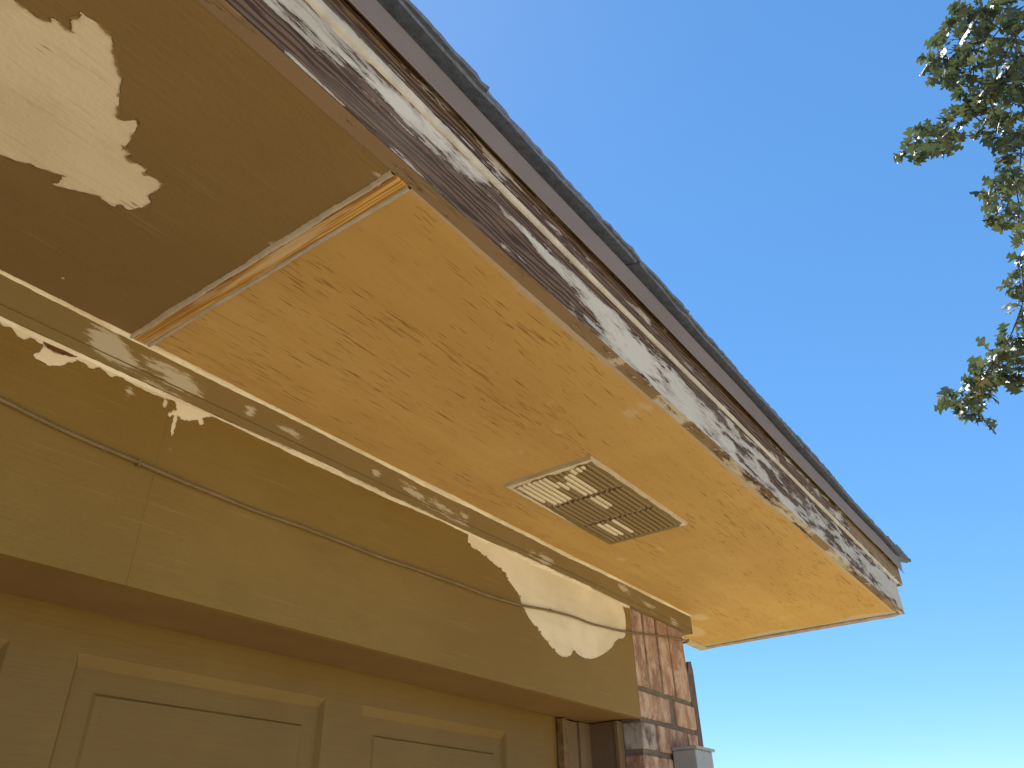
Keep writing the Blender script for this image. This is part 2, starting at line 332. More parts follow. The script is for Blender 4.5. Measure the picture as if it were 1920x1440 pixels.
def m_brick():
    k = N('brick'); r = k.rand()
    c = k.mix(r, (.32, .175, .12), (.255, .14, .105))
    c = k.mix(k.step(k.noise(22, detail=4, w=r), .4, .7), c, (.40, .235, .16))
    sm = k.noise(1, k.map((26, 26, 13)), detail=7, rough=.75, w=k.math('MULTIPLY', r, 37.))
    c = k.mix(k.math('MULTIPLY', k.step(sm, .43, .60), .80), c, (.55, .42, .31))
    c = k.mix(k.math('MULTIPLY', k.step(k.noise(70, detail=4, w=r), .6, .7), .6), c, (.12, .07, .05))
    return k.out(c, .9, k.bump(k.noise(90, detail=6, rough=.7), .003, .6))
def m_brick_white():
    k = N('painted_brick'); r = k.rand()
    c = k.mix(k.step(k.noise(1, k.map((22,22,14)), detail=6, rough=.6, w=k.math('MULTIPLY', r, 21.)), .30, .50), (.13, .075, .065), (.38, .335, .30))
    return k.out(c, .9, k.bump(k.noise(70, detail=6), .004, .6))

def m_leaf():
    k = N('oak_leaf'); r = k.n('ShaderNodeAttribute', attribute_name='tone').outputs['Fac']; q = k.rand()
    t = k.math('FRACT', k.math('ADD', r, q))
    c = k.mix(k.step(t, .0, .8), (.036, .056, .036), (.090, .110, .062))
    c = k.mix(k.step(t, .94, .99), c, (.11, .085, .035))
    k.b.inputs['Specular IOR Level'].default_value = .45
    k.out(c, .50, k.bump(k.noise(55, detail=3), .006, .8))
    tr = k.n('ShaderNodeBsdfTranslucent'); k.set(tr.inputs['Color'], k.mix(.4, c, (.09, .12, .02)))
    mx = k.n('ShaderNodeMixShader'); mx.inputs[0].default_value = .26
    k.t.links.new(k.b.outputs[0], mx.inputs[1]); k.t.links.new(tr.outputs[0], mx.inputs[2])
    k.t.links.new(mx.outputs[0], k.t.nodes['Material Output'].inputs[0])
    return k.m

MAT = dict(
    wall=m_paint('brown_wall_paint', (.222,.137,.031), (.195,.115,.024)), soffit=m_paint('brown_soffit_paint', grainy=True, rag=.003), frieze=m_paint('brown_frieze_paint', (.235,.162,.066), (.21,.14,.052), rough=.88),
    ply=m_ply(), fascia=m_fascia(), caulk=m_caulk(), batten=m_batten(), brick=m_brick(), brickw=m_brick_white(),
    door=m_door('door_paint', (.185,.112,.028), (.162,.095,.022), 3, .45, .0005, 200),
    dark=m_plain('shaded_jamb_paint', (.16,.10,.06), (.13,.08,.05), 6, .7),  # darker copy of the jamb paint, shade of the reveal in its colour
    beam=m_plain('header_paint', (.215,.125,.04), (.19,.105,.032), 5, .7),
    jamb=m_plain('jamb_paint', (.20,.135,.07), (.16,.105,.055), 6, .75),
    oldwood=m_plain('old_wood', (.24,.14,.06), (.13,.075,.035), 40, .8, .002, 90),
    drip=m_plain('drip_edge_paint', (.225,.165,.128), (.20,.145,.11), 5, .5, .0005, 40, .4),
    asphalt=m_plain('asphalt_shingle', (.15,.175,.24), (.10,.118,.16), 60, .9, .004, 300),  # blue cast of lens flare worked into the asphalt colour
    deck=m_plain('roof_deck', (.2,.14,.09)), greyw=m_plain('grey_weathered_wood', (.40,.34,.32), (.27,.22,.21), 30, .85, .002, 90),
    mortar=m_plain('mortar', (.20,.165,.135), (.14,.115,.095), 50, .95, .003, 160),
    cable=m_plain('painted_cable', (.20,.135,.06), (.16,.105,.045), 30, .55),
    board=m_plain('corner_board_wood', (.15,.115,.105), (.10,.078,.075), 25, .85, .002, 80),
    metal=m_plain('grey_painted_metal', (.33,.34,.34), (.27,.28,.29), 10, .45, .0005, 60, .5),
    flake=m_plain('old_paint_flake', (.48,.40,.31), (.35,.27,.19), 60, .8),
    leaf=m_leaf(), bark=m_plain('bark', (.10,.08,.06), (.05,.04,.03), 30, .95, .01, 40),
    concrete=m_plain('concrete', (.56,.475,.35), (.49,.41,.30), 1.5, .9, .003, 60),
    lawn=m_plain('dry_lawn', (.30,.25,.12), (.20,.19,.075), 3, .95, .02, 30),
    gable=m_plain('gable_siding', (.30,.22,.13), (.27,.195,.11), 4, .75),
)

# ---------------------------------------------------------------- ground
tag(mesh_obj('ground', [(-400,-400,-.004),(400,-400,-.004),(400,400,-.004),(-400,400,-.004)], [(0,1,2,3)], MAT['lawn']), kind='structure')
tag(mesh_obj('driveway', [(-4.2,-14,.0),(3.4,-14,.0),(3.4,1.25,.0),(-4.2,1.25,.0)], [(0,1,2,3)], MAT['concrete']), kind='structure')

# ---------------------------------------------------------------- house
ZS = 2.479            # soffit underside
XL, XC, XE = -3.4, 2.425, 2.884   # left limit, wall corner, end of the boxed eave
YW, YP, YF = 1.033, 1.042, .462  # frieze face, header panel face, fascia face
HB = 2.115            # underside of the door header
house = empty('house', (0, 1.05, 0))
tag(house, 'brick garage house corner with peeling brown soffit, weathered fascia and shingled eave', 'house')
_inv = Matrix.Translation((0, -1.05, 0))
def H(o): o.matrix_parent_inverse = _inv; return o     # parts are modelled in world metres
def part(o):
    o.parent = house; return H(o)

# --- soffit panels
def f_left(P):
    x, y = P[...,0], P[...,1]
    d = np.maximum.reduce([sdf(SOFFIT_PATCH, x, y)])
    sm = np.full(x.shape, -1.)
    for cx, cy, rx, ry in ((.443,.50,.014,.010),(.446,.70,.006,.02)): sm = np.maximum(sm, blob(x, y, cx, cy, rx, ry))
    return dict(wear=d, smear=sm-.004, bare=np.full(x.shape, -1.))
g = Grid(); g.grid((-.1,1.04,ZS),(.55,0,0),(0,-.56,0),180,184,0,f_left)
g.grid((XL,1.04,ZS),(XL*-1-.1,0,0),(0,-.56,0),8,4,0,lambda P: dict(wear=np.full(P.shape[:2],-1.), smear=np.full(P.shape[:2],-1.), bare=np.full(P.shape[:2],-1.)))
g.quad((XL,.48,ZS+.012),(.45,.48,ZS+.012),(.45,1.04,ZS+.012),(XL,1.04,ZS+.012))
left_panel = part(tag(g.build('soffit_panel', MAT['soffit']), 'brown painted soffit panel with a large jagged cream bare patch'))
# lifted, curling edges of the paint film round the bare patches
def curls(parent, poly, to3, nrm, mat, n, seed, zlim=None):
    r = random.Random(seed); P = [Vector(q) for q in poly]; cen = sum(P, Vector((0,0)))/len(P)
    N_ = Vector(nrm)
    for k in range(n):
        i = r.randrange(len(P)); a, b_ = P[i], P[(i+1)%len(P)]
        if (b_-a).length > .06 or (zlim and not zlim(a)): continue
        d = (b_-a).normalized(); m = a.lerp(b_, r.random()); inw = Vector((-d.y, d.x))
        if sdf(poly, np.array(m.x+inw.x*.004), np.array(m.y+inw.y*.004)) < 0: inw = -inw
        L = r.uniform(.005,.014); wd = r.uniform(.0015,.0035); vs = []; fs = []
        for u in range(5):
            for v in range(3):
                t = u/4-.5; w_ = v/2*(1-(2*t)**2*.8)*wd
                q = m + d*t*L + inw*(w_-.0012); vs.append(Vector(to3(q)) + N_*(.0004+.55*w_*v/2+r.uniform(0,.0002)))
        for u in range(4):
            for v in range(2): s = u*3+v; fs.append((s, s+3, s+4, s+1))
        o = mesh_obj('paint_flake', vs, fs, mat, None); o.parent = parent
MAT['film'] = m_plain('paint_film', (.25,.162,.068), (.22,.138,.052), 30, .7)
def f_ply(P):
    x, y = P[...,0], P[...,1]; sm = np.full(x.shape, -1.)
    for i, (cx, cy) in enumerate(SPOTS): sm = np.maximum(sm, blob(x, y, cx, cy, (.024,.016,.02,.012,.012,.01,.02,.018,.012)[i], (.016,.012,.012,.009,.008,.006,.008,.012,.006)[i]))
    sm = np.maximum(sm, blob(x, y, 2.50, 1.02, .05, .03)); sm = np.maximum(sm, blob(x, y, 2.62, 1.12, .12, .05))
    w = np.maximum(x-(2.845+.02*np.sin(y*19)), (.500+.004*np.sin(x*9)-y)*.8)
    w = np.maximum(w, .006-(x-.483))
    return dict(smear=sm, wear=w-.006, disp=.0015*np.sin(x*2.6)*np.sin(y*6))
curls(left_panel, SOFFIT_PATCH, lambda q: (q.x, q.y, ZS), (0,0,-1), MAT['film'], 70, 4)
g = Grid(); g.grid((.483,1.185,ZS),(XE-.483,0,0),(0,-.703,0),480,140,0,f_ply)
g.quad((.483,.482,ZS+.012),(XE,.482,ZS+.012),(XE,1.185,ZS+.012),(.483,1.185,ZS+.012))
part(tag(g.build('soffit_panel', MAT['ply']), 'bare orange plywood soffit panel'))
# --- batten between the panels, filler strips either side
part(boxes('batten', [(.4545,.4755,.484,1.035,ZS-.003,ZS+.004)], MAT['batten'], bevel=.001))
def strip(name, xa, xb, zz, mat, seed, y0=.484, y1=1.034, seg=150, j=.0022):
    y = np.linspace(y0, y1, seg+1); a = xa + j*noise1(y*4, seed)+j*.4*rng.standard_normal(seg+1); b = xb + j*noise1(y*4, seed+3)+j*.4*rng.standard_normal(seg+1)
    vs = []; fs = []
    for i in range(seg+1): vs += [(a[i], y[i], ZS+.001), (a[i]*.7+b[i]*.3, y[i], zz), (a[i]*.3+b[i]*.7, y[i], zz), (b[i], y[i], ZS+.001)]
    for i in range(seg):
        for k in range(3): fs.append((i*4+k, i*4+k+1, i*4+k+5, i*4+k+4))
    return part(mesh_obj(name, vs, fs, mat, None, True))
MAT['filler'] = m_plain('filler', (.50,.42,.33), (.42,.34,.25), 30, .8, .001, 150)
strip('filler_strip', .4460, .4565, ZS-.0036, MAT['filler'], 3, j=.0010)
strip('filler_strip', .4740, .4845, ZS-.0036, MAT['filler'], 8, j=.0009)

# --- frieze board under the soffit, caulk beads
def f_frieze(P):
    x, z = P[...,0], P[...,2]; sm = np.full(x.shape, -1.)
    for b in ((.425,2.448,.040,.022),(.455,2.435,.03,.012),(.54,2.447,.060,.017),(.50,2.425,.05,.006),(.7725,2.4485,.026,.010),(1.10,2.4455,.055,.010),(1.19,2.442,.07,.010),(.9855,2.448,.012,.012),
              (1.264,2.447,.016,.008),(1.595,2.436,.035,.014),(1.53,2.436,.02,.008),(2.0,2.458,.035,.012),(2.15,2.444,.05,.007),(2.325,2.43,.03,.010),(.68,2.452,.012,.012)):
        sm = np.maximum(sm, blob(x, z, *b, ang=-.1))
    e = z-(2.4745) ; 
    return dict(smear=sm+.004*np.sin(x*40)*0, wear=np.full(x.shape,-1.), bare=np.full(x.shape,-1.), disp=.0006*np.sin(x*3.1))
g = Grid(); g.grid((.1,YW,2.4335),(XC+.03-.1,0,0),(0,0,.0453),560,18,0,f_frieze)
g.grid((.1,YW+.0035,2.4185),(XC+.03-.1,0,0),(0,0,.0150),560,6,0,f_frieze); g.quad((.1,YW+.0035,2.4335),(XC+.03,YW+.0035,2.4335),(XC+.03,YW,2.4335),(.1,YW,2.4335))
g.grid((XL,YW,2.4185),(.1-XL,0,0),(0,0,.0603),4,2,0,lambda P: dict(smear=np.full(P.shape[:2],-1.),wear=np.full(P.shape[:2],-1.),bare=np.full(P.shape[:2],-1.)))
xe = XC+.03
g.quad((XL,1.06,2.4185),(xe,1.06,2.4185),(xe,YW+.0035,2.4185),(XL,YW+.0035,2.4185)); g.quad((xe,YW,2.4185),(xe,1.22,2.4185),(xe,1.22,2.4788),(xe,YW,2.4788))
g.quad((xe-.022,1.06,2.4185),(xe-.022,1.22,2.4185),(xe,1.22,2.4185),(xe,1.06,2.4185))
part(g.build('frieze_board', MAT['frieze']))
part(bead('caulk_bead', (XL,YW,ZS), (xe,YW,ZS), (0,-1,0), (0,0,-1), .0075, MAT['caulk'], None, 11, 700, .30))
part(bead('caulk_bead', (XL,YP,2.4185), (2.04,YP,2.4185), (0,-.9,0), (0,0,-1), .0062, MAT['caulk'], None, 23, 700, .45))

# --- door header: two painted sheets with a butt joint, and the framing behind
def f_head(P):
    x, z = P[...,0], P[...,2]
    w = np.maximum.reduce([sdf(p, x, z) for p in (WALL_PATCH, WALL_PATCH_SMALL, WALL_DRIP)] + [sdf(WALL_EDGE, x, z+.006)])
    for b in ((.534,2.402,.004,.008),(.545,2.388,.003,.005),(.60,2.398,.005,.006),(.5525,2.393,.006,.005)): w = np.maximum(w, blob(x, z, *b))
    sm = np.full(x.shape, -1.)
    for b in ((.475,2.395,.010,.018),(.56,2.33,.006,.045),(1.22,2.41,.014,.006)): sm = np.maximum(sm, blob(x, z, *b)-.006)
    return dict(wear=w, bare=sdf(WALL_BARE, x, z), smear=sm, disp=.001*np.sin(x*2.2+1)*np.sin(z*9))
def f_none(P): return {k: np.full(P.shape[:2], -1.) for k in ('wear','bare','smear')}
for xa, xb, det in ((XL,.54270,0),(.54305,2.041,1)):
    g = Grid(); xs = max(xa, .15)
    g.grid((xs,YP,HB),(xb-xs,0,0),(0,0,.335),int((xb-xs)/.0032),100,0,f_head)
    if xs > xa: g.grid((xa,YP,HB),(xs-xa,0,0),(0,0,.335),4,2,0,f_none)
    g.quad((xa,1.056,HB),(xb,1.056,HB),(xb,YP,HB),(xa,YP,HB)); g.quad((xb,YP,HB),(xb,1.056,HB),(xb,1.056,HB+.335),(xb,YP,HB+.335)); g.quad((xa,1.056,HB),(xa,YP,HB),(xa,YP,HB+.335),(xa,1.056,HB+.335))
    hp = part(tag(g.build('header_panel', MAT['wall']), 'brown header sheet with a big smooth cream peeled patch' if det else 'brown header sheet with ragged cream peeling along its top'))
curls(hp, WALL_PATCH, lambda q: (q.x, YP-.001, q.y), (0,-1,0), MAT['film'], 40, 9, lambda q: q.y < 2.40)
part(boxes('header_beam', [(XL,2.036,1.0565,1.205,HB+.003,ZS-.001)], MAT['beam']))
part(boxes('back_wall', [(XL,XC-.012,1.33,1.36,0,ZS-.002),(XC-.03,XC-.012,1.17,6.0,0,ZS-.002),(XL,XC-.03,5.98,6.0,0,ZS-.002),(XL-.02,XL,1.06,6.0,0,ZS-.002)], MAT['gable']))

# --- garage door: four sections with pressed panels
door = part(empty('garage_door', (-.6,1.215,0)))
def door_section():
    W0, W1, Hs, n = -2.43, 2.495, .53, 8; pitch = .585
    vs = []; fs = []
    def v(x, y, z): vs.append((x, y, z)); return len(vs)-1
    def ring(a, b):
        for i in range(4): fs.append((a[i], a[(i+1)%4], b[(i+1)%4], b[i]))
    def rect(x0, x1, z0, z1, y): return [v(x0,y,z0), v(x1,y,z0), v(x1,y,z1), v(x0,y,z1)]
    xs = [W0]
    for i in range(n):
        x0 = -2.335+ .012 + i*pitch; x1 = x0+.487
        z0, z1 = .055, Hs-.070
        o = rect(x0, x1, z0, z1, 0); a = rect(x0+.008, x1-.008, z0+.014, z1-.017, .010); b = rect(x0+.042, x1-.042, z0+.046, z1-.050, .010)
        c = rect(x0+.046, x1-.046, z0+.049, z1-.054, .0065)
        ring(o, a); ring(a, b); ring(b, c); fs.append(tuple(c))
        fs.append((v(xs[-1],0,z0), o[0], o[3], v(xs[-1],0,z1))); xs.append(x1)
    fs.append((v(xs[-1],0,.055), v(W1,0,.055), v(W1,0,Hs-.070), v(xs[-1],0,Hs-.070)))
    for za, zb in ((.002,.055),(Hs-.070,Hs-.002)): fs.append((v(W0,0,za), v(W1,0,za), v(W1,0,zb), v(W0,0,zb)))
    fs.append((v(W0,.03,.002), v(W0,.03,Hs-.002), v(W1,.03,Hs-.002), v(W1,.03,.002)))
    fs.append((v(W0,0,.002), v(W0,.03,.002), v(W1,.03,.002), v(W1,0,.002))); fs.append((v(W0,0,Hs-.002), v(W1,0,Hs-.002), v(W1,.03,Hs-.002), v(W0,.03,Hs-.002)))
    fs.append((v(W1,0,.002), v(W1,.03,.002), v(W1,.03,Hs-.002), v(W1,0,Hs-.002)))
    return vs, fs
vs, fs = door_section()
sec = mesh_obj('door_section', vs, fs, MAT['door'], door); sec.location = (0, 0, 1.60)
for k in range(1, 4):
    o = sec.copy(); link(o, door); o.location = (0, 0, 1.60-.53*k)
# --- jamb right of the door
part(boxes('door_stop', [(1.882,1.906,1.192,1.212,0,HB)], MAT['oldwood'], bevel=.002))
part(boxes('door_jamb', [(1.906,1.975,1.206,1.23,0,HB),(1.975,2.034,1.198,1.23,0,HB)], MAT['jamb']))
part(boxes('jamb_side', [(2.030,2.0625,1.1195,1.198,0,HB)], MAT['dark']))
part(boxes('jamb_trim', [(2.026,2.0625,1.1085,1.119,0,HB)], MAT['jamb'], bevel=.001))

# --- brick pier
pier = part(empty('brick_pier', (2.23,1.1,0)))
def local(o, base):
    return o
core = boxes('mortar_core', [(2.063,XC-.008,1.056,1.16,0,2.416)], MAT['mortar']); core.parent = pier
core.matrix_parent_inverse = Matrix.Translation((-2.23,-1.1-0.0,0)) @ Matrix.Translation((0,0,0))
def brick_mesh(w, d, h, seed):
    bm = bmesh.new(); bmesh.ops.create_cube(bm, size=1)
    bmesh.ops.scale(bm, vec=(w, d, h), verts=bm.verts)
    bmesh.ops.bevel(bm, geom=bm.edges[:], offset=.003, segments=1, affect='EDGES')
    r = random.Random(seed)
    for v in bm.verts: v.co += Vector((r.uniform(-1,1), r.uniform(-1,1), r.uniform(-1,1)))*.0014
    me = bpy.data.meshes.new('brick'); bm.to_mesh(me); bm.free(); return me
def bricks(me, mat):
    m = me.copy(); m.materials.clear(); m.materials.append(mat); return m
sold = [brick_mesh(.073,.06,.235,i) for i in range(3)]; stre = [brick_mesh(.188,.06,.067,i+9) for i in range(3)]; head = [brick_mesh(.086,.06,.067,i+20) for i in range(3)]
for l in (sold, stre, head):
    for m in l: m.materials.append(MAT['brick'])
headw = [bricks(m, MAT['brickw']) for m in head]
def put(me, x, y, z, rz=0):
    o = bpy.data.objects.new('brick', me); link(o, pier); o.location = (x-2.23, y-1.1, z); o.rotation_euler = (random.uniform(-.006,.006), random.uniform(-.006,.006), rz+random.uniform(-.008,.008)); return o
for i, x in enumerate((2.087,2.173,2.258,2.343)): put(sold[i%3], x, 1.078+random.uniform(-.001,.002), 2.205+.118)
put(sold[0], 2.399, 1.083, 2.205+.118).scale = (.45,1,1)
z = 2.205-.012-.035; row = 0
while z > .0:
    if row % 2 == 0:
        put(stre[row%3], 2.150, 1.079, z); put(stre[(row+1)%3], 2.353, 1.079, z).scale = (.70,1,1)
    else:
        put((headw if row < 8 else head)[row%3], 2.099, 1.079, z); put(stre[row%3], 2.248, 1.079, z); put(head[(row+1)%3], 2.385, 1.079, z).scale = (.75,1,1)
    z -= .081; row += 1
# --- weathered board on the far side of the pier, with a broken top
def jag():
    xs = np.linspace(0, .052, 12); top = [2.300,2.306,2.312,2.318,2.323,2.330,2.336,2.337,2.332,2.325,2.318,2.312]
    vs = []; fs = []
    for i, x in enumerate(xs):
        xx = XC+.001+x
        for y in (1.058, 1.078): vs += [(xx, y, 0), (xx+.004*math.sin(i), y, top[i]+.004*((i*7)%3-1)-.004*(y > 1.06))]
    for i in range(11):
        a = i*4; b = a+4
        fs += [(a, b, b+1, a+1), (a+2, a+3, b+3, b+2), (a+1, b+1, b+3, a+3)]
    fs += [(0,1,3,2), (44,46,47,45)]
    return vs, fs
vs, fs = jag(); part(tag(mesh_obj('corner_board', vs, fs, MAT['board']), 'dark weathered corner board with a broken top'))

# --- fascia, trim, drip edge
COVX = [-3.4, .10, .20, .26, .35, .48, .56, .64, .77, .88, 1.03, 1.19, 1.49, 1.83, 2.18, 2.58, 2.75, 2.92]
COVV = [0, .019, .038, .058, .078, .098, .120]
COV = np.array([  # bottom -> top of the face
 # -3.4 .10 .20 .26 .35 .48 .56 .64 .77 .88 1.03 1.19 1.49 1.83 2.18 2.58 2.75 2.92
 [.45,.40,.40,.60,.62,.62,.40,.25,.35,.60,.75,.85,.75,.80,.75,.60,.40,.62],
 [.20,.10,.10,.05,.0,.0,-.1,-.1,.05,.70,.95,1.0,.85,.75,.65,.80,.75,.85],
 [.35,.20,.15,.10,.05,-.1,-.2,-.2,-.1,.40,.85,.95,.65,.35,.35,.75,.95,1.1],
 [.50,.85,.90,.70,.55,.20,.05,.15,.35,.85,1.0,.90,.65,.45,.45,.75,1.0,1.1],
 [.55,1.0,1.05,.95,.95,.80,.62,.62,.70,.90,.85,.75,.62,.50,.50,.75,1.0,1.1],
 [.45,.70,.75,.50,.70,.58,.55,.55,.35,.35,.30,.20,.28,.35,.35,.65,.90,1.0],
 [.40,.60,.55,.20,.20,.30,.20,.20,.0,.0,.0,.0,.10,.20,.20,.50,.75,.85]])
def bil(X, V, T, x, v):
    ix = np.clip(np.searchsorted(X, x)-1, 0, len(X)-2); iv = np.clip(np.searchsorted(V, v)-1, 0, len(V)-2)
    X = np.asarray(X); V = np.asarray(V)
    tx = np.clip((x-X[ix])/(X[ix+1]-X[ix]), 0, 1); tv = np.clip((v-V[iv])/(V[iv+1]-V[iv]), 0, 1)
    return (T[iv,ix]*(1-tx)+T[iv,ix+1]*tx)*(1-tv)+(T[iv+1,ix]*(1-tx)+T[iv+1,ix+1]*tx)*tv
def f_fascia(P):
    x, z = P[...,0], P[...,2]; v = z-ZS
    cov = bil(COVX, COVV, COV, x, v); grey = np.clip((x-.7)/1.6, 0, 1)
    groove = np.where(cov < .4, -.0011*(1+.55*np.sin(v*830+2*np.sin(x*3))+.45*np.sin(v*1370+3*np.sin(x*2.1+1)))*.5*(.55+.45*np.sin(x*4+v*40)), 0)
    wear = np.where(x < 1.0, -.003+.003*np.sin(x*17)+.002*np.sin(x*53)-v, -1.)
    return dict(cov=cov, grey=grey, wear=wear, disp=groove+.0008*np.sin(x*5))
def f_under(P):
    x, y = P[...,0], P[...,1]
    wear = np.where(x < .75, .05, np.where(x < 1.25, .012-(x-.75)*.03+.006*np.sin(x*31), -.004+.008*np.sin(x*13)*np.sin(x*4.1)))
    cov = np.interp(x, [.7,1.0,1.3,1.6,2.0,2.3,2.5,2.75,2.92], [.7,.8,.75,.55,.75,.60,.1,.1,.7])
    return dict(cov=cov, grey=np.clip((x-.7)/1.6, 0, 1), wear=wear)
FX = 2.918
g = Grid(); g.grid((.1,YF,ZS-.0005),(FX-.1,0,0),(0,0,.132),760,48,0,f_fascia)
g.grid((XL,YF,ZS-.0005),(.1-XL,0,0),(0,0,.132),120,12,0,f_fascia)
g.grid((XL,.4835,ZS-.0005),(FX-XL,0,0),(0,YF-.4835,0),900,5,0,f_under)
g.quad((FX,YF,ZS-.0005),(FX,.4835,ZS-.0005),(FX,.4835,ZS+.20),(FX,YF,ZS+.20)); g.quad((XL,.4835,ZS-.0005),(XL,YF,ZS-.0005),(XL,YF,ZS+.2),(XL,.4835,ZS+.2))
g.quad((XL,YF,ZS+.1315),(FX,YF,ZS+.1315),(FX,YF,ZS+.2),(XL,YF,ZS+.2)); g.quad((FX,.4835,ZS-.0005),(XL,.4835,ZS-.0005),(XL,.4835,ZS+.2),(FX,.4835,ZS+.2))
fascia = part(tag(g.build('fascia_board', MAT['fascia']), 'weathered fascia board with pale paint flaking off dark grooved wood'))
YT = .4545; TZ0, TZ1 = ZS+.117, ZS+.190
def f_trim(P):
    x, z = P[...,0], P[...,2]; v = (z-TZ0)/.06
    cov = np.interp(x, [.1,.3,.5,.8,1.2,1.6,2.1,2.5,2.9], [.35,.22,.2,.25,.22,.18,.3,.55,.6]) + .35*np.clip(.35-v,0,1)*(x < .6)
    return dict(cov=cov, grey=np.full(x.shape,.4), wear=np.full(x.shape,-1.) + np.where((x > 2.35), 1.0+(.01-np.abs(v-.5)*.02), 0))
g = Grid(); g.grid((XL,YT,TZ0),(3.005-XL,0,0),(0,0,TZ1-TZ0),800,20,0,f_trim)
g.grid((XL,YF-.0005,TZ0),(3.005-XL,0,0),(0,YT-YF+.0005,0),300,2,0,f_trim)
g.quad((3.005,YT,TZ0),(3.005,.5,TZ0),(3.005,.5,TZ1),(3.005,YT,TZ1)); g.quad((3.005,YF,TZ0),(FX,YF,TZ0),(FX,.5,TZ0),(3.005,.5,TZ0)); g.quad((XL,YT,TZ1),(3.005,YT,TZ1),(3.005,YF,TZ1),(XL,YF,TZ1))
part(g.build('eave_trim', MAT['fascia']))
MAT['bead'] = m_plain('bead_paint', (.52,.49,.45), (.40,.37,.33), 25, .55, .001, 120)
part(bead('caulk_bead', (XL,YF,TZ0), (2.95,YF,TZ0), (0,-.85,0), (0,0,-1), .0105, MAT['bead'], None, 41, 800, .10, True, lambda x: np.interp(x, [0,.25,.5,.8,1.5,3], [1.15,1.1,.82,.62,.6,.62])))
# drip edge: bent sheet with a kicked-out lip, two lengths
def drip(xa, xb, dz):
    prof = [(.55,.012),(.4475,.004),(.4455,-.002),(.4470,-.050),(.4425,-.0550),(.4435,-.0560),(.4480,-.0515),(.4490,-.003),(.55,.0105)]
    n = max(2, int((xb-xa)/.12)); vs = []; fs = []
    for i in range(n+1):
        x = xa+(xb-xa)*i/n; w = .0012*math.sin(x*3.7)+.0006*math.sin(x*11)
        for (y, zz) in prof: vs.append((x, y+w, 2.679+.006*x+zz+dz+(.07*(y-.436) if y > .5 else 0)*4))
    k = len(prof)
    for i in range(n):
        for j in range(k-1): fs.append((i*k+j, i*k+j+1, (i+1)*k+j+1, (i+1)*k+j))
    fs.append(tuple(range(k))[::-1]); fs.append(tuple(range(n*k, n*k+k)))
    return part(mesh_obj('drip_edge', vs, fs, MAT['drip']))
drip(XL, 2.66, 0); drip(2.655, 3.035, .0022)
# --- rake trim and closing boards of the boxed corner
part(boxes('rake_board', [(XE+.0005,FX,.4845,1.1675,ZS-.004,ZS+.16)], MAT['greyw'], bevel=.002))
part(boxes('return_board', [(XC+.034,FX,1.168,1.206,ZS-.006,ZS+.22)], MAT['filler'], bevel=.002))
# --- roof deck, gable and shingles
SL = math.tan(R(18.4)); Z0 = 2.692
def roof_z(y): return Z0+(y-.43)*SL
YR = 5.2
vs = [(XL-.3,.47,roof_z(.47)),(3.0,.47,roof_z(.47)),(3.0,YR,roof_z(YR)),(XL-.3,YR,roof_z(YR)),(3.0,YR*2-.44,roof_z(.44)),(XL-.3,YR*2-.44,roof_z(.44))]
v2 = [(a,b,c+.012) for a,b,c in vs]
part(mesh_obj('roof_deck', vs+v2, [(0,3,2,1),(3,5,4,2),(6,7,8,9),(9,8,10,11),(0,1,7,6),(1,2,8,7),(2,4,10,8)], MAT['deck']))
part(mesh_obj('gable_wall', [(XC-.02,1.2,ZS-.003),(XC-.02,YR*2-1.2,ZS-.003),(XC-.02,YR*2-1.2,roof_z(1.2)-.01),(XC-.02,YR,roof_z(YR)-.01),(XC-.02,1.2,roof_z(1.2)-.01)], [(0,1,2,3,4)], MAT['gable']))
ang = math.atan(SL)
def shingle_mesh(w, seed, depth=.30, t=.0055):
    r = np.random.default_rng(seed); n = 22
    xs = np.linspace(-w/2, w/2, n+1); fr = .0009*r.standard_normal(n+1)+.002*np.sin(xs*9+seed)
    vs = []; fs = []
    for i, x in enumerate(xs):
        dr = -.002+.0005*r.standard_normal()
        vs += [(x, fr[i], dr), (x, fr[i]+.0006*r.standard_normal(), dr+t), (x, .05, 0), (x, .05, t), (x, depth, 0), (x, depth, t)]
    for i in range(n):
        a = i*6; b = a+6
        fs += [(a,b,b+1,a+1),(a+1,b+1,b+3,a+3),(a+3,b+3,b+5,a+5),(a,a+2,b+2,b),(a+2,a+4,b+4,b+2)]
    fs += [(0,1,3,2),(2,3,5,4),(n*6,n*6+2,n*6+3,n*6+1),(n*6+2,n*6+4,n*6+5,n*6+3)]
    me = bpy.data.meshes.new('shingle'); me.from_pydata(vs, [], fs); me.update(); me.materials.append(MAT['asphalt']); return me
roof = part(empty('shingle_course', (0,.41,Z0)))
sm_ = [shingle_mesh(.326, i) for i in range(6)]; sw_ = [shingle_mesh(.93, 20+i) for i in range(3)]
def sh(me, x, y, dz, tilt=0., yaw=0.):
    o = bpy.data.objects.new('shingle', me); link(o, roof); o.location = (x, y-.41, roof_z(y)+.014+dz-Z0); o.rotation_euler = (ang+tilt, 0, yaw); return o
x = XL-.25; i = 0
while x < 2.9:                                  # starter course
    sh(sw_[i%3], min(x+.465, 2.66), (.434+random.uniform(-.002,.002)), 0, random.uniform(-.01,.004)); x += .935; i += 1
for c in range(4):
    x = XL-.3+.16*(c%2); i = 0
    while x < 3.12:
        w = sh(sm_[random.randrange(6)], min(x+.163, 2.975), .430+c*.14+random.uniform(-.003,.003), .0062+.0055*min(c,1)+.0005*c+.0035*(c>1), random.uniform(-.012,.010), random.uniform(-.004,.004)); x += .3285; i += 1
ft = sh(shingle_mesh(.22, 77), 3.045, .425, .013, -.02)        # end tab hanging past the rake
x = XL-.25
for c in range(4, 36):
    y = .424+c*.14
    if y > YR: break
    me = shingle_mesh(.5, 100+c, .2); o = sh(me, (XL+2.7)/2, y, .019, 0); o.scale = ((2.98-XL+.3)/.5, 1, 1)
